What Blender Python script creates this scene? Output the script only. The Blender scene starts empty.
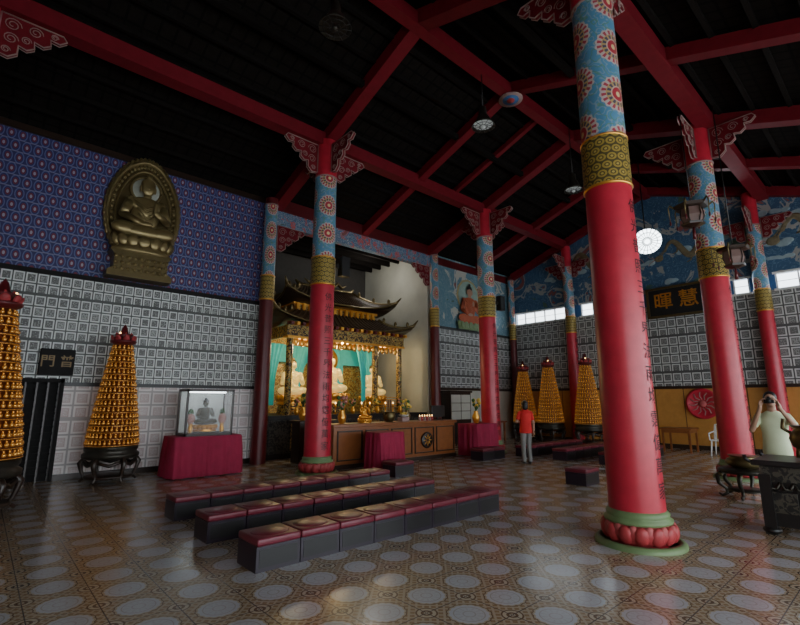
import bpy, bmesh, math, random
from mathutils import Vector, Matrix, Quaternion
random.seed(7)
PI=math.pi
# ------------------------------------------------------------------ materials
class E:
    def __init__(s,nt,sock): s.nt=nt; s.s=sock
    def __add__(s,o): return mop(s.nt,'ADD',s,o)
    def __radd__(s,o): return mop(s.nt,'ADD',o,s)
    def __sub__(s,o): return mop(s.nt,'SUBTRACT',s,o)
    def __rsub__(s,o): return mop(s.nt,'SUBTRACT',o,s)
    def __mul__(s,o): return mop(s.nt,'MULTIPLY',s,o)
    def __rmul__(s,o): return mop(s.nt,'MULTIPLY',o,s)
    def __truediv__(s,o): return mop(s.nt,'DIVIDE',s,o)
    def __lt__(s,o): return mop(s.nt,'LESS_THAN',s,o)
    def __gt__(s,o): return mop(s.nt,'GREATER_THAN',s,o)
def mop(nt,op,*a):
    n=nt.nodes.new('ShaderNodeMath'); n.operation=op
    for i,x in enumerate(a):
        if isinstance(x,E): nt.links.new(x.s,n.inputs[i])
        else: n.inputs[i].default_value=x
    return E(nt,n.outputs[0])
def fract(a): return mop(a.nt,'FRACT',a)
def floor_(a): return mop(a.nt,'FLOOR',a)
def ab(a): return mop(a.nt,'ABSOLUTE',a)
def mx(a,b): return mop(a.nt,'MAXIMUM',a,b)
def mn(a,b): return mop(a.nt,'MINIMUM',a,b)
def sq(a): return mop(a.nt,'SQRT',a)
def sin_(a): return mop(a.nt,'SINE',a)
def atan2(a,b): return mop(a.nt,'ARCTAN2',a,b)
def hyp(a,b): return sq(a*a+b*b)
def band(a,lo,hi): return (a>lo)*(a<hi)
def col4(c): return (c[0],c[1],c[2],1)
def mixc(nt,f,a,b):
    n=nt.nodes.new('ShaderNodeMix'); n.data_type='RGBA'
    if isinstance(f,E): nt.links.new(f.s,n.inputs[0])
    else: n.inputs[0].default_value=f
    for i,x in ((6,a),(7,b)):
        if isinstance(x,E): nt.links.new(x.s,n.inputs[i])
        else: n.inputs[i].default_value=col4(x)
    return E(nt,n.outputs[2])
def noise(nt,scale,detail=3,vec=None,dist=0.0):
    n=nt.nodes.new('ShaderNodeTexNoise'); n.inputs['Scale'].default_value=scale
    n.inputs['Detail'].default_value=detail; n.inputs['Distortion'].default_value=dist
    if vec is None:
        t=nt.nodes.new('ShaderNodeTexCoord'); vec=t.outputs['Object']
    nt.links.new(vec,n.inputs['Vector'])
    return E(nt,n.outputs['Fac'])
def cell(nt,a,b):
    c=nt.nodes.new('ShaderNodeCombineXYZ')
    nt.links.new(floor_(a).s,c.inputs[0]); nt.links.new(floor_(b).s,c.inputs[1])
    w=nt.nodes.new('ShaderNodeTexWhiteNoise'); nt.links.new(c.outputs[0],w.inputs['Vector'])
    return E(nt,w.outputs['Value'])
def new(name,rough=.5,metal=0.,spec=None,emis=None,es=0,alpha=None):
    m=bpy.data.materials.new(name); m.use_nodes=True
    b=m.node_tree.nodes['Principled BSDF']
    b.inputs['Roughness'].default_value=rough; b.inputs['Metallic'].default_value=metal
    if spec is not None: b.inputs['Specular IOR Level'].default_value=spec
    if emis is not None:
        b.inputs['Emission Color'].default_value=col4(emis); b.inputs['Emission Strength'].default_value=es
    if alpha is not None: b.inputs['Alpha'].default_value=alpha
    return m,m.node_tree,b
def xyz(nt,kind='Object'):
    t=nt.nodes.new('ShaderNodeTexCoord'); s=nt.nodes.new('ShaderNodeSeparateXYZ')
    nt.links.new(t.outputs[kind],s.inputs[0])
    return [E(nt,s.outputs[i]) for i in range(3)]
def simple(name,c,rough=.5,metal=0.,var=.25,scale=6,**k):
    m,nt,b=new(name,rough,metal,**k)
    f=noise(nt,scale,4)
    dark=tuple(x*(1-var) for x in c); lite=tuple(min(1,x*(1+var)) for x in c)
    o=mixc(nt,f,dark,lite); nt.links.new(o.s,b.inputs['Base Color'])
    return m
RED=simple('column_red',(.50,.022,.045),.36)
BEAM=simple('beam_red',(.17,.008,.016),.6,spec=.25)
DRED=simple('dark_red',(.11,.009,.012),.4)
CLOTH=simple('magenta_cloth',(.34,.012,.055),.8)
CUSH=simple('maroon_cushion',(.15,.016,.03),.36,scale=20)
STOOL=simple('stool_dark_side',(.022,.014,.024),.35)
BLACK=simple('black_lacquer',(.010,.009,.009),.4)
MBLACK=simple('matte_black',(.008,.007,.007),.8)
INK=simple('column_ink',(.045,.008,.01),.6)
DWOOD=simple('dark_wood',(.030,.016,.010),.35)
WOOD=simple('counter_wood',(.26,.085,.025),.35,scale=9)
GREEN=simple('lotus_green',(.16,.24,.10),.5)
LOTUS=simple('lotus_red',(.40,.04,.045),.5,scale=30)
CREAM=simple('cream_paint',(.34,.22,.20),.6)
PINK=simple('bracket_pink',(.46,.09,.09),.6)
GOLD=simple('gold',(.75,.38,.07),.28,metal=.85,emis=(1,.35,.05),es=.03)
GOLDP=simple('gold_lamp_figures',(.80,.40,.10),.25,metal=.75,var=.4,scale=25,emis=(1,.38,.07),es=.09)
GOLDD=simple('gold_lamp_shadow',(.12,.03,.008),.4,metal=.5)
BRONZE=simple('bronze',(.16,.12,.05),.35,metal=.7)
RELIEF=simple('relief_bronze_gilt',(.25,.19,.08),.33,metal=.55)
DBRONZE=simple('dark_bronze',(.05,.045,.035),.4,metal=.6)
PLAST=simple('aged_plaster',(.50,.49,.42),.8,scale=1.2,var=.3)
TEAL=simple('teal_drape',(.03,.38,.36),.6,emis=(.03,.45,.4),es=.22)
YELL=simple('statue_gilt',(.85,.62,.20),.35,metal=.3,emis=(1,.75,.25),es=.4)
ROOFT=simple('shrine_roof_tile',(.055,.035,.022),.4,scale=15)
SKIN=simple('skin',(.42,.24,.16),.5,var=.08)
HAIR=simple('hair_black',(.012,.010,.010),.45)
SHIRTR=simple('shirt_red',(.65,.02,.02),.8,var=.1)
SHIRTY=simple('shirt_pale_green',(.66,.74,.48),.8,var=.1)
TROUG=simple('trousers_grey',(.22,.21,.20),.8,var=.1)
TROUK=simple('trousers_khaki',(.22,.19,.12),.8,var=.1)
WHITEP=simple('white_plastic',(.75,.75,.73),.4)
EYEW=simple('eye_white',(.6,.58,.55),.4)
LIPS=simple('lips',(.32,.09,.08),.5)
GLASS,_,_b=new('case_glass',.05,0,alpha=.12); _b.inputs['Base Color'].default_value=(.8,.85,.85,1)
LAMPW=simple('lamp_glow',(.9,.95,1),.4,emis=(.85,.95,1),es=8)
CASEL=simple('case_backing',(.5,.52,.5),.6,emis=(.8,.9,.9),es=.14)
CANDLE=simple('candle_glow',(1,.7,.3),.4,emis=(1,.55,.2),es=6)
BLUEP=simple('blue_paint',(.04,.14,.35),.6)
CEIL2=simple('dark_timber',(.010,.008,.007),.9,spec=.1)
FLOWER=simple('flowers',(.6,.25,.2),.7,scale=40,var=.8)
LEAF=simple('leaves',(.05,.14,.04),.6)
DRAG=simple('mural_dragon',(.20,.16,.09),.7,scale=12,var=.6)
CLOUD=simple('mural_cloud',(.30,.40,.44),.7,scale=5,var=.4)
def m_floor():
    m,nt,b=new('patterned_floor_tile',.2,0,spec=.5)
    x,y,z=xyz(nt); L=.46
    a=x/L; c=y/L
    fa=fract(a)-.5; fc=fract(c)-.5
    r=hyp(fa,fc); th=atan2(fa,fc)
    sc=.320+.022*ab(sin_(th*8))
    disc=r<sc
    ring=band(r,.25,.27); ring2=band(r,.09,.115)
    pet=(sin_(th*12)>.55)*band(r,.14,.24)
    n1=noise(nt,70,2); n2=noise(nt,.8,3)
    base=mixc(nt,n1,(.22,.125,.05),(.38,.25,.13))
    dg=ab(fract((fa+fc)*6.0)-.5)<.17; dg2=ab(fract((fa-fc)*6.0)-.5)<.17
    base=mixc(nt,mx(dg,dg2)*.7,base,(.52,.44,.32))
    ka=.5-ab(fa); kc=.5-ab(fc); kr=hyp(ka,kc)
    base=mixc(nt,kr<.19,base,(.15,.08,.035)); base=mixc(nt,band(kr,.10,.16),base,(.54,.45,.32)); base=mixc(nt,kr<.05,base,(.6,.5,.36))
    d=mixc(nt,n1,(.44,.44,.47),(.58,.58,.60))
    d=mixc(nt,ring*.6,d,(.32,.25,.20)); d=mixc(nt,ring2*.5,d,(.34,.27,.24)); d=mixc(nt,pet*.25,d,(.34,.30,.28))
    o=mixc(nt,disc,base,d)
    o=mixc(nt,band(r-sc,0,.03),o,(.46,.37,.25)); o=mixc(nt,band(r-sc,.03,.05),o,(.14,.08,.04))
    gro=mx(ab(fa),ab(fc))>.490
    o=mixc(nt,gro,o,(.08,.06,.05))
    o=mixc(nt,n2*.35,o,(.12,.10,.085))
    nt.links.new(o.s,b.inputs['Base Color'])
    rr=n1*.10+.14; nt.links.new((rr).s,b.inputs['Roughness'])
    return m
FLOOR=m_floor()
def m_plaque(name,ax,cw,ch,lite,dark,ink,inkamt,half=.5):
    m,nt,b=new(name,.45)
    p=xyz(nt); a=p[ax]/cw; z=p[2]/ch
    fa=ab(fract(a)-.5); fz=ab(fract(z)-.5); mm=mx(fa,fz); rv=cell(nt,a,z)
    o=mixc(nt,mm<.44,dark,lite)
    o=mixc(nt,mm<.33,o,tuple(x*half for x in lite))
    n=noise(nt,38,2)
    o=mixc(nt,(mm<.29)*((n+rv*.15)>.55)*inkamt,o,ink)
    o=mixc(nt,band(mm,.25,.30)*.7,o,ink)
    o=mixc(nt,(fract(z/4)<.05),o,dark)
    big=noise(nt,.5,3); o=mixc(nt,big*.3,o,tuple(x*.4 for x in lite))
    nt.links.new(o.s,b.inputs['Base Color']); return m
PLQ_A=m_plaque('name_plaques_left',0,.20,.235,(.82,.86,.83),(.035,.04,.035),(.045,.04,.04),.85)
PLQ_A2=m_plaque('name_plaques_low',0,.30,.30,(.95,.89,.87),(.52,.48,.47),(.62,.44,.42),.5,.85)
PLQ_B=m_plaque('name_plaques_right',1,.30,.32,(.66,.68,.66),(.04,.04,.04),(.04,.04,.04),.8)
PLQ_C=m_plaque('name_plaques_back',0,.30,.32,(.66,.68,.66),(.04,.04,.04),(.04,.04,.04),.8)
def m_purple():
    m,nt,b=new('violet_niche_wall',.5)
    p=xyz(nt); a=p[0]/.19; z=p[2]/.26
    row=floor_(z); a=a+fract(row*.5)
    fa=fract(a)-.5; fz=fract(z)-.5
    r=hyp(fa*1.0,fz*.8)
    o=mixc(nt,noise(nt,3,3),(.020,.022,.10),(.035,.038,.17))
    o=mixc(nt,band(r,.34,.43),o,(.12,.14,.32))
    o=mixc(nt,r<.24,o,(.16,.018,.05))
    o=mixc(nt,r<.12,o,(.38,.33,.40))
    o=mixc(nt,(ab(fz)>.47)*.8,o,(.26,.27,.38))
    nt.links.new(o.s,b.inputs['Base Color']); return m
PURPLE=m_purple()
def m_colblue():
    m,nt,b=new('column_painted_blue',.4)
    t=nt.nodes.new('ShaderNodeUVMap'); s=nt.nodes.new('ShaderNodeSeparateXYZ'); nt.links.new(t.outputs[0],s.inputs[0])
    u=E(nt,s.outputs[0]); v=E(nt,s.outputs[1])
    a=u*3.0+.35; z=v/.72
    half=floor_(a)*.37
    z2=z+half
    fa=(fract(a)-.5)*.58; fz=(fract(z2)-.5)*.72
    r=hyp(fa,fz); th=atan2(fa,fz)
    o=mixc(nt,noise(nt,5,4),(.06,.20,.36),(.13,.32,.48))
    sw=(sin_(noise(nt,4,2)*60)>.75)*.35; o=mixc(nt,sw,o,(.5,.5,.45))
    sw2=(sin_(noise(nt,3,2)*45)>.85)*.6; o=mixc(nt,sw2,o,(.12,.28,.12))
    sc=.265+.010*sin_(th*18)
    o=mixc(nt,r<sc,o,(.55,.46,.42))
    o=mixc(nt,(r<.245)*(sin_(th*18)>0),o,(.42,.05,.08))
    o=mixc(nt,r<.185,o,(.50,.36,.14)); o=mixc(nt,(r<.172)*(sin_(th*14)>-.2),o,(.08,.07,.12))
    o=mixc(nt,r<.12,o,(.60,.45,.38)); o=mixc(nt,r<.10,o,(.42,.03,.05)); o=mixc(nt,r<.04,o,(.7,.6,.3))
    nt.links.new(o.s,b.inputs['Base Color']); return m
COLB=m_colblue()
def m_colgold():
    m,nt,b=new('column_gold_band',.4,.3)
    t=nt.nodes.new('ShaderNodeUVMap'); s=nt.nodes.new('ShaderNodeSeparateXYZ'); nt.links.new(t.outputs[0],s.inputs[0])
    u=E(nt,s.outputs[0]); v=E(nt,s.outputs[1])
    fa=fract(u*14+fract(floor_(v/.11)*.5))-.5; fz=fract(v/.11)-.5
    r=hyp(fa,fz); o=mixc(nt,r<.46,(.10,.08,.03),(.45,.32,.07)); o=mixc(nt,r<.26,o,(.12,.09,.03)); o=mixc(nt,r<.14,o,(.55,.42,.12))
    nt.links.new(o.s,b.inputs['Base Color']); return m
COLG=m_colgold()
def m_mural(name,c1,c2,c3,sc=1.0):
    m,nt,b=new(name,.6)
    n=noise(nt,.9*sc,4,dist=1.5); n2=noise(nt,2.2*sc,3,dist=2.5); n3=noise(nt,.6*sc,2)
    o=mixc(nt,n3,tuple(x*.6 for x in c1),c1)
    o=mixc(nt,band(fract(n2*6),.0,.16)*.8,o,c2)
    o=mixc(nt,band(n,.56,.62),o,c3)
    o=mixc(nt,(n>.66),o,(.25,.08,.07)); o=mixc(nt,(n<.33),o,(.07,.14,.10))
    nt.links.new(o.s,b.inputs['Base Color']); return m
MURAL=m_mural('blue_mural',(.05,.13,.25),(.14,.25,.35),(.34,.34,.32))
MURAL2=m_mural('blue_mural_back',(.14,.28,.36),(.30,.42,.42),(.50,.50,.44),1.0)
BPAINT=m_mural('painted_header_beam',(.10,.20,.34),(.62,.60,.55),(.50,.10,.10),2.6)
def m_roof():
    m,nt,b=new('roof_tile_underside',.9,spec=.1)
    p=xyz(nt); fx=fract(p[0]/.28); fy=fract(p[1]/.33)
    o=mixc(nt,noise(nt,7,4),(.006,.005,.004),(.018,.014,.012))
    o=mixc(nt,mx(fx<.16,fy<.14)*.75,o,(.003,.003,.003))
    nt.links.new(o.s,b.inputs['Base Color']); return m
ROOFM=m_roof()
def m_panel():
    m,nt,b=new('wainscot_wood',.4)
    p=xyz(nt); fx=fract(p[1]/.9)
    o=mixc(nt,noise(nt,5,4,dist=.8),(.42,.18,.04),(.62,.31,.08))
    o=mixc(nt,(fx<.03),o,(.08,.03,.01))
    nt.links.new(o.s,b.inputs['Base Color']); return m
WAINS=m_panel()
def m_carve(name,cols,met=.3):
    m,nt,b=new(name,.4,met)
    n=noise(nt,9,3,dist=2)
    o=mixc(nt,n>.50,cols[0],cols[1]); o=mixc(nt,n>.62,o,cols[2])
    nt.links.new(o.s,b.inputs['Base Color']); return m
CARV=m_carve('altar_carving',((.05,.03,.015),(.50,.30,.07),(.14,.22,.10)))
DCARV=m_carve('dark_stone_carving',((.012,.012,.012),(.07,.065,.05),(.07,.065,.05)),.1)
BACKD=m_carve('altar_gilt_screen',((.25,.13,.03),(.62,.42,.12),(.10,.30,.22)))
# ------------------------------------------------------------------ mesh builder
class MB:
    def __init__(s): s.v=[];s.f=[];s.m=[];s.sm=[];s.uv=[];s.mats=[]
    def mi(s,mat):
        if mat not in s.mats: s.mats.append(mat)
        return s.mats.index(mat)
    def add(s,vs,fs,mat,smooth=False,M=None,uvs=None):
        o=len(s.v); k=s.mi(mat)
        for p in vs:
            p=Vector(p)
            if M is not None: p=M@p
            s.v.append(p)
        for f in fs:
            s.f.append([o+i for i in f]); s.m.append(k); s.sm.append(smooth)
            s.uv.append([uvs[i] if uvs else (0,0) for i in f])
    def box(s,x0,x1,y0,y1,z0,z1,mat,M=None):
        vs=[(x,y,z) for x in (x0,x1) for y in (y0,y1) for z in (z0,z1)]
        s.add(vs,[(0,1,3,2),(4,6,7,5),(0,4,5,1),(2,3,7,6),(0,2,6,4),(1,5,7,3)],mat,False,M)
    def bbox(s,x0,x1,y0,y1,z0,z1,mat,bev=.02,seg=2,M=None):
        bm=bmesh.new(); bmesh.ops.create_cube(bm,size=1)
        for v in bm.verts:
            v.co=Vector(((x0+x1)/2+v.co.x*(x1-x0),(y0+y1)/2+v.co.y*(y1-y0),(z0+z1)/2+v.co.z*(z1-z0)))
        bmesh.ops.bevel(bm,geom=bm.edges[:],offset=bev,segments=seg,profile=.5,affect='EDGES')
        bm.verts.index_update()
        s.add([v.co.copy() for v in bm.verts],[[v.index for v in f.verts] for f in bm.faces],mat,True if seg>2 else False,M); bm.free()
    def lathe(s,prof,n,mat,loc=(0,0,0),sx=1,sy=1,smooth=True,M=None,cap=True):
        vs=[];uv=[];fs=[]
        for r,z in prof:
            for i in range(n+1):
                t=2*PI*i/n; vs.append((loc[0]+r*sx*math.cos(t),loc[1]+r*sy*math.sin(t),loc[2]+z)); uv.append((i/n,z))
        for j in range(len(prof)-1):
            for i in range(n):
                a=j*(n+1)+i; fs.append((a,a+1,a+n+2,a+n+1))
        s.add(vs,fs,mat,smooth,M,uv)
        if cap:
            for j in (0,len(prof)-1):
                if prof[j][0]>1e-4:
                    r,z=prof[j]
                    c=[(loc[0]+r*sx*math.cos(2*PI*i/n),loc[1]+r*sy*math.sin(2*PI*i/n),loc[2]+z) for i in range(n)]
                    if j==0: c.reverse()
                    s.add(c,[list(range(n))],mat,False,M)
    def ell(s,c,r,mat,n=12,k=8,M=None,R=None):
        vs=[];fs=[]
        for j in range(k+1):
            ph=PI*j/k
            for i in range(n):
                t=2*PI*i/n; p=Vector((r[0]*math.sin(ph)*math.cos(t),r[1]*math.sin(ph)*math.sin(t),r[2]*math.cos(ph)))
                if R is not None: p=R@p
                vs.append(p+Vector(c))
        for j in range(k):
            for i in range(n):
                a=j*n+i;b=j*n+(i+1)%n
                fs.append((a,a+n,b+n,b))
        s.add(vs,fs,mat,True,M)
    def tube(s,pts,rads,n,mat,M=None,smooth=True):
        pts=[Vector(p) for p in pts]
        if not isinstance(rads,(list,tuple)): rads=[rads]*len(pts)
        vs=[];fs=[]; prev=None
        for i,p in enumerate(pts):
            d=(pts[min(i+1,len(pts)-1)]-pts[max(i-1,0)])
            if d.length<1e-9: d=Vector((0,0,1))
            d.normalize()
            if prev is None:
                u=d.orthogonal().normalized()
            else:
                u=(prev-d*prev.dot(d)); 
                u=u.normalized() if u.length>1e-6 else d.orthogonal().normalized()
            prev=u; w=d.cross(u)
            for k in range(n):
                t=2*PI*k/n; vs.append(p+(u*math.cos(t)+w*math.sin(t))*rads[i])
        for i in range(len(pts)-1):
            for k in range(n):
                a=i*n+k;b=i*n+(k+1)%n; fs.append((a,b,b+n,a+n))
        fs.append(list(range(n))[::-1]); fs.append([ (len(pts)-1)*n+k for k in range(n)])
        s.add(vs,fs,mat,smooth,M)
    def cap(s,a,b,ra,rb,mat,n=12,M=None):
        s.tube([a,b],[ra,rb],n,mat,M); s.ell(a,(ra,)*3,mat,n,8,M); s.ell(b,(rb,)*3,mat,n,8,M)
    def prism(s,poly,t0,t1,mat,fr):
        n=len(poly); vs=[fr(u,v,t0) for u,v in poly]+[fr(u,v,t1) for u,v in poly]
        fs=[list(range(n))[::-1],[n+i for i in range(n)]]+[(i,(i+1)%n,(i+1)%n+n,i+n) for i in range(n)]
        s.add(vs,fs,mat)
    def mesh(s,name):
        me=bpy.data.meshes.new(name); me.from_pydata([tuple(v) for v in s.v],[],s.f)
        for m in s.mats: me.materials.append(m)
        me.polygons.foreach_set('material_index',s.m); me.polygons.foreach_set('use_smooth',s.sm)
        ul=me.uv_layers.new(name='UVMap'); flat=[]
        for u in s.uv:
            for p in u: flat+= [p[0],p[1]]
        ul.data.foreach_set('uv',flat)
        bm=bmesh.new(); bm.from_mesh(me); bmesh.ops.recalc_face_normals(bm,faces=bm.faces); bm.to_mesh(me); bm.free()
        me.update(); return me
    def obj(s,name,loc=(0,0,0),rz=0,scale=1,parent=None):
        return link(name,s.mesh(name),loc,rz,scale,parent)
def link(name,me,loc=(0,0,0),rz=0,scale=1,parent=None):
    o=bpy.data.objects.new(name,me); bpy.context.scene.collection.objects.link(o)
    o.location=loc; o.rotation_euler=(0,0,rz); o.scale=(scale,)*3
    if parent: o.parent=parent
    return o
def remeshed(mb,name,mat,vox,parent=None,loc=(0,0,0),rz=0,smooth=4):
    o=mb.obj(name+'_src'); md=o.modifiers.new('r','REMESH'); md.mode='VOXEL'; md.voxel_size=vox; md.use_smooth_shade=True
    s=o.modifiers.new('s','SMOOTH'); s.iterations=smooth; s.factor=.5
    dg=bpy.context.evaluated_depsgraph_get(); me=bpy.data.meshes.new_from_object(o.evaluated_get(dg)); me.name=name
    me.materials.clear(); me.materials.append(mat)
    for p in me.polygons: p.use_smooth=True; p.material_index=0
    bpy.data.objects.remove(o)
    return link(name,me,loc,rz,1,parent)
def empty(name,loc=(0,0,0),rz=0,sc=1):
    e=bpy.data.objects.new(name,None); bpy.context.scene.collection.objects.link(e); e.location=loc; e.rotation_euler=(0,0,rz); e.scale=(sc,)*3; return e

# ------------------------------------------------------------------ room
XL,XB,YA,YF=-4.0,18.0,12.0,-5.0
YR=5.9
def rz_(y): return 9.65-.353*abs(y-YR)
b=MB(); b.box(XL-.2,XB+.2,YF-3,16.2,-.15,0,FLOOR); b.obj('floor')
DX0,DX1=.40,1.30
b=MB()
b.box(XL,DX0,YA,YA+.2,0,1.94,PLQ_A2); b.box(DX1,5.85,YA,YA+.2,0,1.94,PLQ_A2)
b.box(DX0,DX1,YA+.14,YA+.2,0,2.0,MBLACK)
b.box(XL,DX0,YA,YA+.2,1.94,4.27,PLQ_A); b.box(DX1,5.85,YA,YA+.2,1.94,4.27,PLQ_A); b.box(DX0,DX1,YA,YA+.2,2.0,4.27,PLQ_A)
b.box(XL,5.85,YA,YA+.2,4.27,7.4,PURPLE)
b.obj('wall_back_left')
b=MB()
b.box(XL,5.6,YA-.04,YA-.001,4.22,4.32,MBLACK); b.box(DX1,5.6,YA-.03,YA-.001,1.9,1.98,BLACK); b.box(XL,5.6,YA-.05,YA-.001,7.25,7.4,DWOOD)
b.box(DX1,5.6,YA-.03,YA-.001,0,.12,DWOOD)
b.obj('trim_1')
b=MB(); b.box(DX0,DX0+.07,YA-.05,YA-.001,0,2.05,MBLACK); b.box(DX1-.07,DX1,YA-.05,YA-.001,0,2.05,MBLACK); b.box(DX0,DX1,YA-.05,YA-.001,1.97,2.05,MBLACK)
for i in range(14): b.box(DX0+.07,DX1-.07,YA+.04,YA+.07,.1+i*.135,.15+i*.135,MBLACK)
for i in range(5): b.box(DX0+.07+i*.185,DX0+.1+i*.185,YA+.03,YA+.08,0,1.97,DWOOD)
b.obj('door_1')
b=MB(); b.box(5.65,5.85,YA+.2,16,0,7.4,PLAST); b.obj('wall_alcove_left')
b=MB(); b.box(12.3,12.5,YA+.1,16,0,7.4,PLAST); b.obj('wall_alcove_right')
b=MB(); b.box(5.65,12.5,16,16.2,0,7.4,simple('alcove_back_paint',(.05,.045,.04),.8)); b.obj('wall_alcove_back')
b=MB(); b.box(5.65,12.5,YA,16.2,7.4,7.55,CEIL2)
for i in range(6): b.box(5.85,12.3,12.5+i*.6,12.6+i*.6,7.2,7.4,CEIL2)
b.obj('ceiling_alcove')
b=MB(); b.box(5.85,12.3,YA-.12,YA+.12,6.65,7.1,BPAINT); b.box(5.85,12.3,YA-.1,YA+.1,7.1,7.5,DRED); b.obj('header_beam')
Y2=12.3
b=MB(); b.box(12.5,XB,Y2,Y2+.2,0,2.06,PLAST); b.box(12.5,XB,Y2,Y2+.2,2.06,4.45,PLQ_C); b.box(12.5,XB,Y2,Y2+.2,4.45,7.45,MURAL2); b.obj('wall_back_right')
b=MB(); b.box(12.5,XB,Y2-.05,Y2-.001,4.4,4.5,BLACK); b.box(12.5,XB,Y2-.04,Y2-.001,2.0,2.1,DWOOD); b.box(12.5,XB,Y2-.05,Y2,7.0,7.3,DRED); b.obj('trim_2')
b=MB()
b.box(XB,XB+.2,YF,Y2+.2,0,2.06,WAINS); b.box(XB,XB+.2,YF,Y2+.2,2.06,5.0,PLQ_B)
wins=[(9.5,12.0),(7.3,8.85),(3.15,3.6),(.3,2.5),(-2.4,-.1)]
edges=[Y2+.2]+[e for w in wins for e in (w[1],w[0])]+[YF]
for i in range(0,len(edges),2): b.box(XB,XB+.2,edges[i+1],edges[i],5.0,5.5,BLUEP)
poly=[(YF,5.5),(Y2+.2,5.5),(Y2+.2,rz_(Y2+.2)),(YR,rz_(YR)),(YF,rz_(YF))]
b.prism(poly,0,.2,MURAL,lambda u,v,t:(XB+t,u,v))
b.obj('wall_right')
for i,w in enumerate(wins):
    b=MB()
    b.box(XB-.04,XB-.001,w[0]-.05,w[1]+.05,4.95,5.02,WHITEP); b.box(XB-.04,XB-.001,w[0]-.05,w[1]+.05,5.48,5.55,WHITEP)
    k=max(1,int((w[1]-w[0])/.5))
    for j in range(k+1):
        y=w[0]+.03+(w[1]-w[0]-.06)*j/k; b.box(XB+.0,XB+.06,y-.02,y+.02,5.005,5.495,WHITEP)
    b.box(XB+.02,XB+.05,w[0]+.01,w[1]-.01,5.24,5.255,WHITEP)
    b.obj('window_%d'%(i+1))
b=MB(); b.box(XB-.05,XB-.001,YF,Y2,2.0,2.1,DWOOD); b.box(XB-.05,XB-.001,YF,Y2,0,.14,DWOOD); b.obj('trim_3')
# painted dragons and clouds in low relief on the gable
b=MB()
def flat(x0): return Matrix.Translation((x0,0,0))@Matrix.Scale(.12,4,(1,0,0))
def dragon(y0,z0,s,fl=1):
    pts=[];rad=[]
    for i in range(46):
        t=i/45; pts.append((0,y0+fl*s*(2.6*t-1.3),z0+s*(.42*math.sin(t*3.4*PI)+.15*t))); rad.append(s*(.03+.13*math.sin(PI*min(1,t*1.05+.05))**.7) if t<.95 else s*.12)
    b.tube(pts,rad,8,DRAG,flat(XB-.012))
    h=pts[-1]; b.ell(h,(.1*s,.22*s,.17*s),DRAG,10,8,flat(XB-.015))
    for k in (-1,1): b.tube([(0,h[1],h[2]+.1*s),(0,h[1]-fl*.25*s,h[2]+(.32+.1*k)*s)],[.04*s,.01*s],5,DRAG,flat(XB-.012)); b.tube([(0,h[1]+fl*.15*s,h[2]),(0,h[1]+fl*.45*s,h[2]+k*.15*s),(0,h[1]+fl*.55*s,h[2]+k*.32*s)],[.03*s,.02*s,.01*s],5,CREAM,flat(XB-.012))
    for q in (10,18,28,37):
        p=pts[q]; b.tube([p,(0,p[1]+.12*s,p[2]-.3*s),(0,p[1]+.3*s,p[2]-.38*s)],[.06*s,.04*s,.02*s],6,DRAG,flat(XB-.012))
dragon(1.3,6.75,.85); dragon(7.9,7.2,.9,-1); dragon(4.8,6.9,.7)
for i in range(26):
    y=random.uniform(-1,11.5); z=random.uniform(5.8,min(8.0,rz_(y)-.8))
    for k in range(4): b.ell((0,y+random.uniform(-.3,.3),z+random.uniform(-.06,.06)),(.02,random.uniform(.12,.24),random.uniform(.05,.11)),CLOUD,10,6,flat(XB-.003))
b.obj('gable_dragon_mural')
b=MB(); b.prism([(YF,0),(YA+.2,0),(YA+.2,rz_(YA+.2)),(YR,rz_(YR)),(YF,rz_(YF))],0,-.2,PLAST,lambda u,v,t:(XL+t,u,v)); b.obj('wall_left')
b=MB()
b.box(XL,XB,YF-.2,YF,4.2,rz_(YF),DRED)
for x in (XL,-.6,2.6,5.85,9.1,12.3,15.2,XB): b.box(x-.25,x+.25,YF-.2,YF,0,4.2,DRED)
b.obj('wall_front')
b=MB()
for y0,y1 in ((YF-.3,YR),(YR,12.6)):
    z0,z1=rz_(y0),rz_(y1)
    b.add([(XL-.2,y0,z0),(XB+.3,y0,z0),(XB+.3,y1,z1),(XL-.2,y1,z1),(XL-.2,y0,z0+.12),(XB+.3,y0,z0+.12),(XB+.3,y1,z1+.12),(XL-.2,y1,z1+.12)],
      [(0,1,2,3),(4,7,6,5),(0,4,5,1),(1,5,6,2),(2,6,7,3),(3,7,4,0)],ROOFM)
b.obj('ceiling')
def slant(b,x,w,h,ya,yb,mat,off=0.0):
    za,zb=rz_(ya)-off,rz_(yb)-off
    b.add([(x-w,ya,za),(x+w,ya,za),(x+w,yb,zb),(x-w,yb,zb),(x-w,ya,za-h),(x+w,ya,za-h),(x+w,yb,zb-h),(x-w,yb,zb-h)],
      [(0,1,2,3),(4,7,6,5),(0,4,5,1),(1,5,6,2),(2,6,7,3),(3,7,4,0)],mat)
b=MB()
for x,w,h in ((-.8,.14,.32),(5.85,.15,.34),(9.1,.12,.28),(12.3,.15,.34),(15.3,.12,.28),(17.85,.12,.3)):
    slant(b,x,w,h,YR,YA,BEAM,.1); slant(b,x,w,h,YF,YR,BEAM,.1)
slant(b,10.7,.07,.16,YR,9.3,BEAM,.1)
b.obj('roof_rafters')
b=MB()
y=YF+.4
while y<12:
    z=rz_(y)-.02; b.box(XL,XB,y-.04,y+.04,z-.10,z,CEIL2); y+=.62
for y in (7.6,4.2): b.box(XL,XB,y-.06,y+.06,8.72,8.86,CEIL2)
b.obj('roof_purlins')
b=MB()
for y,w,z0,z1 in ((9.3,.16,7.95,8.28),(2.5,.16,7.95,8.28),(YR,.12,9.15,9.45),(-1.2,.15,6.7,7.0)):
    b.box(XL,XB,y-w,y+w,z0,z1,BEAM)
b.obj('roof_tie_beams')
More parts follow.
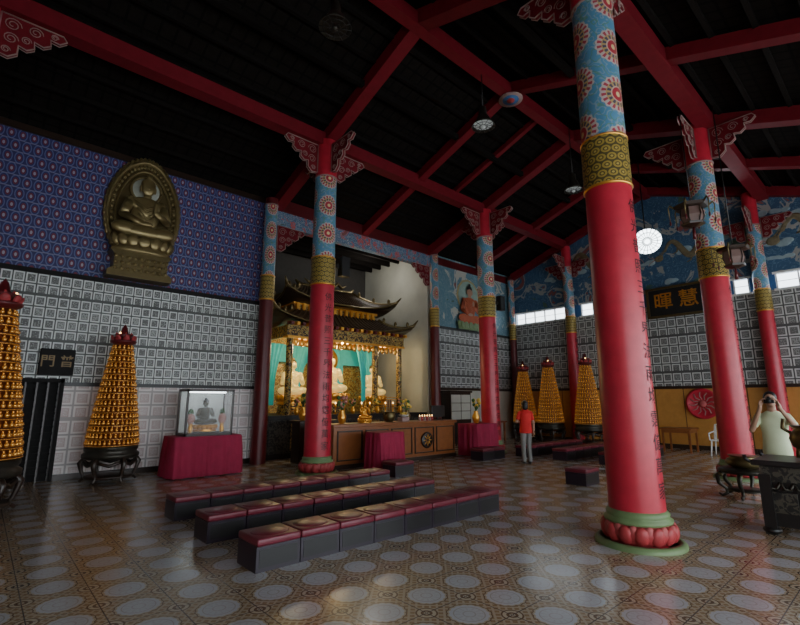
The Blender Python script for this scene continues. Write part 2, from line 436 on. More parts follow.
# ------------------------------------------------------------------ columns
GL="佛光普照三千界法雨均霑億萬家"
def glyphs(text,size,bis=False,off=.012):
    out=[]
    for ch in text:
        cu=bpy.data.curves.new('g','FONT'); cu.body=ch; cu.size=size; cu.align_x='CENTER'; cu.align_y='CENTER'; cu.resolution_u=2; cu.offset=size*off
        o=bpy.data.objects.new('g',cu); bpy.context.scene.collection.objects.link(o)
        dg=bpy.context.evaluated_depsgraph_get(); me=bpy.data.meshes.new_from_object(o.evaluated_get(dg))
        bm=bmesh.new(); bm.from_mesh(me)
        if bis:
            k=-size
            while k<size:
                bmesh.ops.bisect_plane(bm,geom=bm.verts[:]+bm.edges[:]+bm.faces[:],plane_co=(k,0,0),plane_no=(1,0,0)); k+=.03
        bm.verts.index_update()
        out.append(([v.co.copy() for v in bm.verts],[[v.index for v in f.verts] for f in bm.faces])); bm.free()
        bpy.data.objects.remove(o)
    return out
G=glyphs(GL,.20,True,.004)
def crad(z): return .305-.04*min(1,z/7.5)
def column(x,y,text=True,lotus=True,R=1.0,ztop=8.1,red=None):
    b=MB(); red=red or RED
    P=lambda z0,z1,k=4:[(crad(z0+(z1-z0)*i/k)*R,z0+(z1-z0)*i/k) for i in range(k+1)]
    b.lathe(P(0.0,4.35),40,red,(x,y,0)); b.lathe([(r+.012,z) for r,z in P(4.33,5.0,2)],40,COLG,(x,y,0)); b.lathe(P(5.0,7.1),40,COLB,(x,y,0)); b.lathe(P(7.1,ztop),40,red,(x,y,0))
    for z,m in ((4.33,GOLD),(5.0,GOLD),(7.1,CREAM)): b.lathe([(crad(z)*R+.004,z-.02),(crad(z)*R+.02,z-.01),(crad(z)*R+.02,z+.01),(crad(z)*R+.004,z+.02)],40,m,(x,y,0),cap=False)
    if lotus:
        b.lathe([(.48,0),(.48,.03),(.455,.055),(.41,.06),(.41,.0)],48,GREEN,(x,y,0)); 
        b.lathe([(.33,.05),(.37,.09),(.395,.15),(.39,.20),(.345,.24),(.305,.25)],48,LOTUS,(x,y,0),cap=False)
        b.lathe([(.305,.22),(.36,.25),(.365,.28),(.33,.30),(.33,.32),(.34,.34),(.315,.37),(.30,.38)],48,GREEN,(x,y,0),cap=False)
        for i in range(14):
            t=2*PI*i/14; Rm=Matrix.Rotation(t,3,'Z')@Matrix.Rotation(.18,3,'Y')
            b.ell((x+.36*math.cos(t),y+.36*math.sin(t),.145),(.05,.082,.10),LOTUS,10,8,R=Rm)
            t+=PI/14; Rm=Matrix.Rotation(t,3,'Z')@Matrix.Rotation(.25,3,'Y')
            b.ell((x+.345*math.cos(t),y+.345*math.sin(t),.165),(.045,.065,.09),PINK,10,8,R=Rm)
    if text:
        for i,(vs,fs) in enumerate(G):
            zc=4.0-i*.262; o=[]
            for v in vs:
                z=zc+v.y; r=crad(z)*R+.004; th=-PI/2+v.x/r
                o.append((x+r*math.cos(th),y+r*math.sin(th),z))
            b.add(o,fs,INK)
    b.obj('temple_pillar')
PIL=[(-.8,2.5),(-.8,9.3),(5.85,2.38),(5.85,9.3),(12.1,2.75),(12.3,9.3)]
for x,y in PIL: column(x,y)
column(5.57,11.70,text=False,lotus=False,R=.66,ztop=7.3,red=DRED)
column(12.4,11.82,text=False,lotus=False,R=.6,ztop=7.3,red=DRED)
column(17.75,9.2,text=True,lotus=False,R=.72,ztop=8.0)
column(17.75,2.82,text=True,lotus=False,R=.72,ztop=8.2)
column(17.8,12.05,text=False,lotus=False,R=.5,ztop=7.3,red=DRED)
def bracket(b,x,y,z,dx,dy,s=1.0):
    fr=lambda u,v,t:(x+dx*u*s-dy*t,y+dy*u*s+dx*t,z+v*s)
    out=[(0,0),(1.05,0),(1.12,-.1),(1.0,-.22),(.84,-.2),(.86,-.34),(.74,-.44),(.58,-.4),(.6,-.56),(.48,-.66),(.34,-.62),(.34,-.82),(.2,-.95),(.0,-.92)]
    b.prism(out,-.025,.025,BEAM,fr)
    for t in (-.035,.035):
        b.tube([fr(u,v,t) for u,v in out+[out[0]]],.016*s,5,CREAM)
        for cu,cv,r in ((.2,-.2,.15),(.58,-.18,.13),(.9,-.11,.07),(.2,-.52,.13),(.45,-.45,.09),(.15,-.8,.08)):
            pts=[]
            for i in range(22):
                a=i/21*3.6*PI; pts.append(fr(cu+r*(1-.75*i/21)*math.cos(a),cv+r*(1-.75*i/21)*math.sin(a),t))
            b.tube(pts,.010*s,4,CREAM)
b=MB()
for x,y in PIL:
    for dx,dy in ((1,0),(-1,0),(0,1),(0,-1)): bracket(b,x+dx*.28,y+dy*.28,7.93,dx,dy,.80)
bracket(b,5.85,11.85,6.62,1,0,.8); bracket(b,12.15,11.85,6.62,-1,0,.8)
for y in (9.2,2.82):
    bracket(b,17.75,y+.22,7.3,0,1,.7); bracket(b,17.75,y-.22,7.3,0,-1,.7); bracket(b,17.5,y,7.5,-1,0,.7)
b.obj('fretwork_brackets')
b=MB()
for x in (9.1,): b.lathe([(.0,-.02),(.3,-.02),(.3,0),(.22,.0)],20,CREAM,(x,YR,9.13)); b.lathe([(.0,-.035),(.2,-.035),(.2,0)],20,BLUEP,(x,YR,9.13)); b.lathe([(0,-.05),(.1,-.05),(.1,0)],16,LOTUS,(x,YR,9.13))
b.obj('ridge_medallion')
# ------------------------------------------------------------------ buddha
def buddha(b,mat,M,hair=None,skin=None):
    h=hair or mat; sk=skin or mat; e=lambda c,r,m=mat,R=None:b.ell(c,r,m,14,10,M,R)
    e((0,0,.12),(.42,.27,.12)); e((-.27,-.08,.14),(.2,.17,.11)); e((.27,-.08,.14),(.2,.17,.11))
    e((0,.02,.42),(.21,.14,.30)); e((0,.0,.58),(.25,.13,.13))
    b.cap((-.24,0,.6),(-.32,-.04,.36),.08,.065,mat,10,M); b.cap((.24,0,.6),(.32,-.04,.36),.08,.065,mat,10,M)
    b.cap((-.32,-.04,.36),(-.06,-.2,.26),.065,.045,mat,10,M)
    b.cap((.32,-.04,.36),(.14,-.2,.46),.065,.045,mat,10,M); e((.13,-.22,.55),(.04,.025,.08),sk)
    e((0,-.2,.25),(.11,.06,.04),sk)
    e((0,0,.73),(.06,.06,.08),sk); e((0,-.01,.87),(.105,.115,.135),sk); e((0,.01,.93),(.112,.12,.10),h); e((0,.0,1.04),(.05,.05,.05),h)
    e((-.105,0,.85),(.018,.03,.06),sk); e((.105,0,.85),(.018,.03,.06),sk); e((0,-.125,.86),(.015,.02,.03),sk)
    e((0,-.02,.5),(.16,.14,.16))
    for k in range(4): b.tube([(-.18+.02*k,-.13,.62-.07*k),(0,-.165,.50-.07*k),(.18-.02*k,-.13,.62-.07*k)],.012,5,mat,M)
def lotus_throne(b,mat,M,r=.5,h=.25):
    b.lathe([(r*.9,-h),(r,-h*.9),(r*.7,-h*.6),(r*.75,-h*.5),(r*1.0,-.05),(r*.9,0),(0,0)],28,mat,(0,0,0),M=M)
    for i in range(16):
        t=2*PI*i/16; b.ell((r*.92*math.cos(t),r*.92*math.sin(t),-h*.3),(.05,.10,.10),mat,8,6,M,Matrix.Rotation(t,3,'Z')@Matrix.Rotation(.3,3,'Y'))
BX=2.40
b=MB(); S=Matrix.Translation((BX,11.70,5.3))@Matrix.Scale(1.45,4,(1,0,0))@Matrix.Scale(.5,4,(0,1,0))@Matrix.Scale(1.5,4,(0,0,1))
buddha(b,RELIEF,S); lotus_throne(b,RELIEF,S,.46,.24)
b.prism([(-.46,-.64),(.46,-.64),(.46,-.56),(.38,-.5),(.38,-.32),(.44,-.24),(-.44,-.24),(-.38,-.32),(-.38,-.5),(-.46,-.56)],-.28,.55,BRONZE,lambda u,v,t:S@Vector((u,t,v)))
for i in range(9):
    for k in range(3): b.ell(S@Vector((-.36+i*.09,-.29,-.34-k*.09)),(.05,.03,.045),RELIEF,7,5)
outl=[]
for i in range(49):
    a=-.42*PI+i/48*1.84*PI; sn=math.sin(a); outl.append((.53*math.cos(a)*(1 if sn<.3 else 1-.12*(sn-.3)),.52+.86*sn*(1.06 if sn>0 else 1.0)))
frm=lambda u,v,t:(BX+u*1.42,11.93+t,5.3+v*1.42)
b.prism(outl,0,.05,BRONZE,frm)
b.tube([frm(u,v,-.02) for u,v in outl],.05,6,RELIEF); b.tube([frm(u*.78,.52+(v-.52)*.82,-.02) for u,v in outl],.028,6,RELIEF)
for i in range(0,49):
    u,v=outl[i]
    b.ell(frm(u*1.04,.52+(v-.52)*1.03,0),(.06,.03,.11),RELIEF,6,5)
    b.ell(frm(u*.89,.52+(v-.52)*.91,-.01),(.045,.03,.045),RELIEF,6,4)
hd=[(.23*math.cos(2*PI*i/24),.92+.23*math.sin(2*PI*i/24)) for i in range(25)]
b.tube([frm(u,v,-.05) for u,v in hd],.03,6,RELIEF)
b.prism(hd[:-1],-.03,0,simple('halo_pale',(.50,.52,.44),.4,metal=.2),frm)
b.obj('bronze_buddha_relief')
b=MB(); S=Matrix.Translation((14.95,12.18,4.75))@Matrix.Scale(1.6,4,(1,0,0))@Matrix.Scale(.08,4,(0,1,0))@Matrix.Scale(1.6,4,(0,0,1))
OR=simple('mural_robe',(.45,.10,.04),.7); buddha(b,OR,S,HAIR,SKIN); b.ell((14.95,12.27,5.95),(.75,.01,.75),simple('mural_halo_ring',(.40,.34,.16),.7),32,6); b.ell((14.95,12.26,5.95),(.66,.01,.66),simple('mural_halo',(.30,.42,.36),.7),32,6); lotus_throne(b,GREEN,S,.5,.16)
b.obj('buddha_mural_figure')
# ------------------------------------------------------------------ pagoda lamps
def pagoda_mesh():
    b=MB()
    b.lathe([(.46,.46),(.52,.50),(.52,.56),(.46,.60),(.49,.64),(.49,.70)],36,DBRONZE)
    for i in range(6):
        t=2*PI*i/6; c,s_=math.cos(t),math.sin(t)
        b.tube([(.42*c,.42*s_,.50),(.52*c,.52*s_,.38),(.48*c,.48*s_,.22),(.42*c,.42*s_,.10),(.50*c,.50*s_,.0+.03)],[.06,.055,.035,.03,.03],8,DWOOD)
        t2=2*PI*(i+1)/6
        b.tube([(.48*c,.48*s_,.42),(.43*math.cos((t+t2)/2),.43*math.sin((t+t2)/2),.34),(.48*math.cos(t2),.48*math.sin(t2),.42)],.035,6,DWOOD)
    b.lathe([(.43,.08),(.45,.10),(.45,.13),(.41,.14),(.0,.14)],24,DWOOD)
    T=16; z0,z1=.72,2.82
    for k in range(T):
        f=k/T; z=z0+(z1-z0)*f; h=(z1-z0)/T; g=f**1.15; r=.495*(1-g)+.185*g; r2=r-.30/T
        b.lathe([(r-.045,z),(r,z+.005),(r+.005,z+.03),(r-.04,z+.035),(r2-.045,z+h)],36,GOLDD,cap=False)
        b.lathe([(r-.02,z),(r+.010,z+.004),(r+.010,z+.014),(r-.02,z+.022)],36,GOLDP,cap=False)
        n=int(2*PI*r/.088)
        for i in range(n):
            t=2*PI*(i+.5*(k%2))/n; rr=r-.016
            b.ell((rr*math.cos(t),rr*math.sin(t),z+.062),(.030,.030,.034),GOLDP,7,5); b.ell(((rr-.006)*math.cos(t),(rr-.006)*math.sin(t),z+.106),(.017,.017,.020),GOLDP,5,4)
    b.lathe([(.17,2.82),(.24,2.86),(.26,2.90),(.17,2.94),(.14,3.0),(.19,3.04),(.08,3.08),(.05,3.2),(.0,3.28)],24,DRED)
    for i in range(8):
        t=2*PI*i/8; b.ell((.21*math.cos(t),.21*math.sin(t),2.95),(.03,.07,.08),LOTUS,8,6,R=Matrix.Rotation(t,3,'Z')@Matrix.Rotation(.4,3,'Y'))
        b.ell((.15*math.cos(t),.15*math.sin(t),3.05),(.02,.02,.04),CANDLE if i%4==0 else LOTUS,6,4)
    return b.mesh('pagoda_lamp')
PM=pagoda_mesh()
for x,y,s in ((.08,9.27,1.06),(2.15,11.22,.98),(17.1,11.16,1.0),(17.1,9.98,1.04),(17.1,8.40,1.04)): link('pagoda_lamp',PM,(x,y,0),random.random(),s)
# ------------------------------------------------------------------ benches
def bench(x0,x1,y,n,name,dy=.42,h=.30):
    b=MB(); w=(x1-x0)/n
    for i in range(n):
        a=x0+i*w+.006; c=x0+(i+1)*w-.006
        b.box(a,c,y,y+dy,0,h-.07,STOOL); b.box(a+.03,c-.03,y-.004,y,.04,h-.1,BLACK)
        b.bbox(a-.002,c+.002,y-.015,y+dy+.015,h-.07,h+.005,CUSH,.02,3)
        b.ell(((a+c)/2,y+dy/2,h),((c-a)/2*.9,dy/2*.9,.022),CUSH,16,6)
    b.obj(name)
bench(2.13,5.95,4.40,8,'kneeling_bench'); bench(2.12,5.86,5.64,8,'kneeling_bench'); bench(2.15,6.0,6.95,8,'kneeling_bench')
bench(12.0,15.3,7.8,7,'kneeling_bench'); bench(12.0,15.3,6.6,7,'kneeling_bench'); bench(12.0,15.3,5.3,7,'kneeling_bench')
bench(8.75,9.3,4.45,1,'kneeling_stool'); bench(6.75,7.3,7.65,1,'kneeling_stool'); bench(10.3,11.3,8.1,2,'kneeling_stool')
# ------------------------------------------------------------------ cloth tables
def cloth_table(name,x0,x1,y0,y1,h,flare=.05):
    b=MB(); per=[]
    N=120; W=x1-x0; D=y1-y0; L=2*(W+D)
    for i in range(N):
        s=i/N*L
        if s<W: p=(x0+s,y0,0,-1)
        elif s<W+D: p=(x1,y0+s-W,1,0)
        elif s<2*W+D: p=(x1-(s-W-D),y1,0,1)
        else: p=(x0,y1-(s-2*W-D),-1,0)
        per.append(p)
    vs=[];fs=[]
    for j,(z,k) in enumerate(((h,0),(h-.03,.3),(h*.6,.7),(.02,1))):
        for i,(x,y,nx,ny) in enumerate(per):
            wv=(.5+.5*math.sin(i*1.25+math.sin(i*.37)*2))*flare*k+.01*k
            vs.append((x+nx*wv,y+ny*wv,z))
    for j in range(3):
        for i in range(N):
            a=j*N+i;c=j*N+(i+1)%N; fs.append((a,c,c+N,a+N))
    b.add(vs,fs,CLOTH,True); b.box(x0,x1,y0,y1,h-.02,h+.004,CLOTH)
    for x in (x0+.08,x1-.08):
        for y in (y0+.08,y1-.08): b.box(x-.03,x+.03,y-.03,y+.03,0,h-.02,DWOOD)
    return b.obj(name)
cloth_table('cloth_covered_table',3.12,4.55,10.45,11.2,.84,.08)
cloth_table('cloth_covered_table',6.98,7.73,8.45,9.0,.86,.08)
cloth_table('cloth_covered_table',10.85,11.85,8.75,9.45,.92,.08)
b=MB(); x0,x1,y0,y1,z0,z1=3.33,4.36,10.52,11.1,.846,1.85
b.box(x0,x1,y0,y1,z0,z0+.06,DWOOD); b.box(x0,x1,y0,y1,z1-.05,z1,DWOOD)
for x in (x0,x1-.04):
    for y in (y0,y1-.04): b.box(x,x+.04,y,y+.04,z0,z1,DWOOD)
b.box(x0+.04,x1-.04,y1-.03,y1-.01,z0+.06,z1-.05,CASEL); b.box(x0+.04,x1-.04,y0+.01,y0+.016,z0+.06,z1-.05,GLASS)
b.box(x0+.01,x0+.016,y0+.04,y1-.04,z0+.06,z1-.05,GLASS); b.box(x1-.016,x1-.01,y0+.04,y1-.04,z0+.06,z1-.05,GLASS)
b.box(x0+.1,x1-.1,y0+.25,y0+.29,z1-.08,z1-.055,LAMPW)
M=Matrix.Translation(((x0+x1)/2,y0+.32,z0+.22))@Matrix.Scale(.55,4); buddha(b,simple('case_idol',(.12,.10,.07),.4),M,HAIR); lotus_throne(b,GOLD,M)
for x in (x0+.17,x1-.17): b.lathe([(.04,0),(.06,.08),(.03,.16),(.05,.2)],12,GOLD,(x,y0+.2,z0+.06)); b.ell((x,y0+.2,z0+.36),(.09,.08,.12),FLOWER); b.ell((x,y0+.22,z0+.5),(.06,.06,.08),LEAF)
b.obj('glass_display_case')
b=MB(); b.bbox(.82,1.42,YA-.1,YA-.02,2.12,2.66,MBLACK,.015)
CG=simple('char_gold',(.3,.2,.08),.5)
for i,c in enumerate(glyphs("普門",.26)):
    vs,fs=c; b.add([(1.28-i*.32+v.x,YA-.105,2.39+v.y) for v in vs],fs,CG)
b.obj('door_plaque')
sy0,sy1=4.35,6.2
b=MB(); b.bbox(XB-.25,XB-.12,sy0,sy1,4.5,5.6,MBLACK,.03); 
for (a0,a1,c0,c1) in ((sy0,sy1,4.5,4.58),(sy0,sy1,5.52,5.6),(sy0,sy0+.08,4.5,5.6),(sy1-.08,sy1,4.5,5.6)): b.box(XB-.28,XB-.24,a0,a1,c0,c1,BRONZE)
for i,(vs,fs) in enumerate(glyphs("暉慧",.64)):
    b.add([(XB-.262,(sy0+sy1)/2+.38-i*.80-v.x,5.05+v.y) for v in vs],fs,GOLD)
b.obj('hanging_sign_board')
b=MB(); M=Matrix.Translation((XB-.06,4.85,1.5))@Matrix.Rotation(-PI/2,4,'Y')
b.lathe([(.5,0),(.5,.05),(.44,.07),(.42,.05),(0,.05)],36,RED,M=M)
for i in range(12):
    t=2*PI*i/12; b.tube([(.14*math.cos(t),.14*math.sin(t),.06),(.26*math.cos(t+.25),.26*math.sin(t+.25),.06),(.38*math.cos(t+.1),.38*math.sin(t+.1),.06)],.016,5,CREAM,M)
b.lathe([(.12,.05),(.12,.08),(0,.08)],18,PINK,M=M)
b.obj('round_wall_emblem')
# ------------------------------------------------------------------ shrine
b=MB(); b.box(5.95,12.2,12.15,15.6,0,1.05,DCARV); b.box(5.9,12.25,12.13,15.6,1.05,1.18,BLACK); b.box(5.9,12.25,12.13,15.6,0,.15,BLACK)
for i in range(9): b.box(6.05+i*.68,6.6+i*.68,12.12,12.15,.22,.98,CARV if i%2 else DCARV)
b.obj('altar_platform')
def hip_roof(b,cx,cy,z0,hw,hd,rw,rd,h,lift,mat):
    n=12
    def rect(w,d):
        o=[]
        for i in range(n): o.append((-w+2*w*i/n,-d))
        for i in range(n): o.append((w,-d+2*d*i/n))
        for i in range(n): o.append((w-2*w*i/n,d))
        for i in range(n): o.append((-w,d-2*d*i/n))
        return o
    A=rect(hw,hd);B=rect(rw,rd); K=7; vs=[];fs=[]
    def pt(i,t):
        i%=4*n
        a=A[i];c=B[i]; k=(i%n)/n; cf=abs(2*k-1)**3
        z=z0+h*(t**1.5)+lift*cf*(1-t)**2; e=1+.06*cf*(1-t)
        return Vector((cx+(a[0]*(1-t)+c[0]*t)*e,cy+(a[1]*(1-t)+c[1]*t)*e,z))
    for j in range(K+1):
        for i in range(4*n): vs.append(pt(i,j/K))
    for j in range(K):
        for i in range(4*n):
            a=j*4*n+i;c=j*4*n+(i+1)%(4*n); fs.append((a,c,c+4*n,a+4*n))
    b.add(vs,fs,mat,True); b.add([pt(i,0)-Vector((0,0,.07)) for i in range(4*n)],[list(range(4*n))],DWOOD)
    b.tube([pt(i,0) for i in range(4*n+1)],.035,6,BRONZE)
    for i in range(4*n):
        for q in (0,.5):
            if i%n==0 and q==0: continue
            p=[pt(i,t/5)*(1-q)+pt(i+1,t/5)*q+Vector((0,0,.02)) for t in range(6)]
            b.tube(p,.028,5,mat)
    for c in range(4):
        p=[pt(c*n,t/6)+Vector((0,0,.04)) for t in range(7)]; q=p[0]+(p[0]-p[1]).normalized()*.18+Vector((0,0,.16))
        b.tube([q]+p,[.02]+[.06]*7,6,BRONZE)
        for k in (1,3,5): b.ell(p[k]+Vector((0,0,.1)),(.06,.06,.12),BRONZE)
    b.tube([(cx-rw-.15,cy,z0+h+.22),(cx-rw,cy,z0+h+.06),(cx,cy,z0+h+.02),(cx+rw,cy,z0+h+.06),(cx+rw+.15,cy,z0+h+.22)],[.03,.09,.09,.09,.03],8,BRONZE)
    b.ell((cx,cy,z0+h+.2),(.12,.12,.2),GOLD)
    for s in (-1,1): b.tube([(cx+s*.3,cy,z0+h+.1),(cx+s*.5,cy,z0+h+.35),(cx+s*.7,cy,z0+h+.2),(cx+s*.9,cy,z0+h+.32)],[.05,.07,.06,.02],7,BRONZE)
b=MB()
cxs=8.95; 
for x in (6.75,7.85,10.05,11.15):
    for y in (12.45,14.7):
        b.lathe([(.14,1.182),(.14,1.3),(.10,1.36),(.10,3.55),(.13,3.6)],16,DRED if y>13 else CARV,(x,y,0))
b.box(6.6,11.3,12.35,12.55,3.5,3.85,CARV); b.box(6.6,11.3,12.3,12.6,3.45,3.52,GOLD); b.box(6.6,11.3,14.6,14.8,1.185,3.9,BACKD)
for x in (6.65,11.15): b.box(x,x+.1,12.4,14.7,3.5,3.85,CARV)
for i in range(24):
    x=6.65+i*.2; b.box(x,x+.1,12.22,12.5,3.85,3.95,GOLD if i%2 else DRED)
hip_roof(b,cxs,14.0,3.95,2.65,1.6,1.75,.9,.55,.35,ROOFT)
b.box(7.25,10.65,13.2,14.8,4.4,4.75,CARV); b.box(7.2,10.7,13.15,14.85,4.7,4.78,GOLD)
for i in range(14): b.box(7.3+i*.24,7.4+i*.24,13.1,13.2,4.42,4.75,GOLD)
hip_roof(b,cxs,14.0,4.8,2.15,1.25,1.1,.12,.75,.35,ROOFT)
for x0,x1 in ((6.8,7.8),(10.1,11.1)):
    for i in range(6): b.box(x0,x1,12.43,12.47,1.3+i*.08,1.32+i*.08,GOLD)
for i in range(22):
    x=6.9+i*.2; b.ell((x+.05,12.42,3.38-.05*abs(math.sin(i))),(.09,.03,.13),GOLD,8,6)
def drape(xx,s,y,W,zt=3.45):
    vs=[];fs=[]
    for j in range(9):
        z=zt-j*.25
        for i in range(13):
            wd=W*(1-.6*math.sin(min(1,j/6)*PI/2)); vs.append((xx+s*wd*i/12,y+.04*math.sin(i*1.6),z))
    for j in range(8):
        for i in range(12): a=j*13+i; fs.append((a,a+1,a+14,a+13))
    b.add(vs,fs,TEAL,True)
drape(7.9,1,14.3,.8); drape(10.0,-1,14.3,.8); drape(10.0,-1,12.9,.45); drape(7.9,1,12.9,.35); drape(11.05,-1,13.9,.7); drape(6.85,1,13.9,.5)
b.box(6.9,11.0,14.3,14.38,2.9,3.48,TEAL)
b.obj('altar_shrine')
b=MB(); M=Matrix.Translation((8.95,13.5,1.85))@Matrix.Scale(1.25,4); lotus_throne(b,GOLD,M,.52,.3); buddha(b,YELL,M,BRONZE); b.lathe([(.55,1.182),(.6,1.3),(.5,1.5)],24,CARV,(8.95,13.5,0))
b.lathe([(.0,0),(.42,0),(.42,.03),(.0,.03)],28,GOLD,M=Matrix.Translation((8.95,13.75,3.0))@Matrix.Rotation(PI/2,4,'X'))
b.obj('altar_buddha_statue')
for x in (7.3,10.55):
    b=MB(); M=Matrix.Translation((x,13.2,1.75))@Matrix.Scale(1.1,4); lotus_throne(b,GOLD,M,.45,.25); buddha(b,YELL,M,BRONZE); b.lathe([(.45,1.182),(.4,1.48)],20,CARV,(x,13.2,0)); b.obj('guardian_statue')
def vase(b,x,y,z,s,mat=GOLD,fl=FLOWER):
    b.lathe([(.05*s,0),(.09*s,.08*s),(.10*s,.16*s),(.05*s,.26*s),(.06*s,.3*s)],14,mat,(x,y,z))
    for i in range(14):
        a=random.random()*2*PI; r=random.random()*.13*s; zz=z+.38*s+random.random()*.2*s
        b.tube([(x,y,z+.28*s),(x+r*math.cos(a),y+r*math.sin(a),zz)],.006*s,4,LEAF); b.ell((x+r*math.cos(a),y+r*math.sin(a),zz),(.045*s,)*3,fl if i%3 else LEAF,7,5)
YF_=simple('yellow_flowers',(.75,.5,.08),.7)
b=MB()
for i in range(13):
    x=6.95+i*.34
    if i%3==0: vase(b,x,12.24,1.182,.8,GOLD,YF_ if i%2 else FLOWER)
    else:
        b.lathe([(.05,0),(.02,.05),(.02,.2),(.05,.22),(.03,.3)],10,GOLD,(x,12.24,1.182)); b.ell((x,12.24,1.52),(.02,.02,.035),CANDLE,8,6)
b.obj('altar_offerings')
b=MB(); b.box(6.35,10.65,9.4,9.95,0,.96,WOOD); b.bbox(6.3,10.7,9.34,10.0,.96,1.04,WOOD,.015)
b.box(6.33,10.67,9.37,9.98,0,.1,DWOOD)
for i in range(5):
    x=6.45+i*.85
    for a in ((x,x+.75,.18,.21),(x,x+.75,.85,.88),(x,x+.03,.18,.88),(x+.72,x+.75,.18,.88)): b.box(a[0],a[1],9.375,9.4,a[2],a[3],DWOOD)
M=Matrix.Translation((9.45,9.37,.52))@Matrix.Rotation(PI/2,4,'X')
b.lathe([(.0,0),(.22,0),(.22,.02),(.19,.03),(.0,.03)],28,DWOOD,M=M)
for i in range(8):
    t=2*PI*i/8; b.tube([(.04*math.cos(t),.04*math.sin(t),.035),(.16*math.cos(t),.16*math.sin(t),.035)],.012,5,GOLD,M)
b.obj('offering_counter')
b=MB(); b.bbox(9.9,10.45,9.6,9.67,1.12,1.46,BLACK,.012); b.box(10.14,10.2,9.62,9.67,1.05,1.14,BLACK); b.box(10.02,10.32,9.55,9.75,1.042,1.055,BLACK); b.obj('computer_monitor')
b=MB(); b.lathe([(.10,0),(.14,.05),(.17,.15),(.15,.22),(.18,.26)],18,BRONZE,(8.3,9.65,1.042)); 
for s in (-1,1): b.tube([(8.3+s*.15,9.65,1.22),(8.3+s*.24,9.65,1.32),(8.3+s*.2,9.65,1.42)],.02,6,BRONZE)
for i in range(9): b.tube([(8.22+i*.02,9.65,1.3),(8.22+i*.02+random.uniform(-.02,.02),9.65,1.62)],.004,4,DRED)
b.obj('incense_burner')
b=MB(); vase(b,6.75,9.65,1.042,1.1,GOLD,FLOWER); b.obj('flower_vase')
b=MB(); vase(b,9.0,9.7,1.042,1.0,BRONZE,YF_); b.obj('flower_vase')
b=MB(); vase(b,11.3,9.1,.93,1.2,GOLD,YF_); b.obj('flower_vase')
b=MB(); M=Matrix.Translation((7.5,9.7,1.124))@Matrix.Scale(.45,4); lotus_throne(b,GOLD,M,.4,.18); buddha(b,GOLD,M); b.obj('small_gilt_statue')
b=MB()
for i in range(6): 
    x=9.3+i*.1; b.lathe([(.03,0),(.035,.05),(.03,.12)],10,LOTUS if i%2 else CREAM,(x,9.5,1.042)); b.ell((x,9.5,1.18),(.012,.012,.025),CANDLE,6,5)
b.obj('votive_candles')
b=MB(); b.bbox(8.6,8.85,9.45,9.65,1.042,1.16,CREAM,.01); b.lathe([(.02,0),(.12,.03),(.14,.06)],16,WHITEP,(8.73,9.55,1.16)); 
for k in range(5): b.ell((8.73+.06*math.cos(k*1.25),9.55+.06*math.sin(k*1.25),1.25),(.04,.04,.04),YF_)
b.obj('fruit_offering_plate')
b=MB(); b.box(6.3,6.5,10.9,11.3,0,1.0,DWOOD); b.bbox(6.25,7.6,10.8,11.4,1.0,1.08,DWOOD,.01); b.box(7.3,7.5,10.9,11.3,0,1.0,DWOOD); vase(b,6.5,11.1,1.08,1.2,GOLD,YF_); b.lathe([(.1,0),(.16,.1),(.12,.2),(.16,.24)],16,BRONZE,(7.0,11.1,1.08)); b.obj('offering_side_table')
b=MB(); b.box(13.1,14.3,11.75,12.2,0,1.9,DWOOD); b.box(13.16,13.68,11.73,11.75,.9,1.82,PLAST); b.box(13.72,14.24,11.73,11.75,.9,1.82,PLAST)
b.box(13.16,13.68,11.735,11.75,.1,.8,BLACK); b.box(13.72,14.24,11.735,11.75,.1,.8,BLACK); b.box(13.05,14.35,11.7,12.22,1.9,1.97,DWOOD)
for z in (1.2,1.5): b.box(13.16,14.24,11.725,11.735,z,z+.02,DWOOD)
b.obj('book_cabinet')
b=MB(); b.bbox(15.0,16.3,11.5,12.1,.72,.78,WOOD,.01)
for x in (15.08,16.2):
    for y in (11.58,12.02): b.box(x-.03,x+.03,y-.03,y+.03,0,.72,WOOD)
b.obj('wooden_side_table')
b=MB(); b.bbox(16.4,17.2,4.85,5.75,.7,.75,WOOD,.01)
for x in (16.47,17.13):
    for y in (4.92,5.68): b.box(x-.025,x+.025,y-.025,y+.025,0,.7,WOOD)
b.box(16.45,17.15,4.9,5.7,.6,.7,WOOD)
b.obj('wooden_table')
b=MB(); 
for sx in (-1,1):
    for sy in (-1,1): b.tube([(sx*.2,sy*.2,.43),(sx*.24,sy*.24,0)],[.02,.018],6,WHITEP)
b.bbox(-.24,.24,-.23,.23,.42,.46,WHITEP,.015); 
for i in range(5): b.tube([(.22,-.18+i*.09,.45),(.29,-.18+i*.09,.86)],.016,5,WHITEP)
b.tube([(.22,-.22,.45),(.27,-.22,.7),(.3,-.2,.88),(.31,0,.92),(.3,.2,.88),(.27,.22,.7),(.22,.22,.45)],.022,6,WHITEP)
for s in (-1,1): b.tube([(-.2,s*.24,.44),(-.22,s*.25,.64),(.26,s*.24,.68)],.02,6,WHITEP)
b.obj('plastic_chair',(16.5,4.1,0))
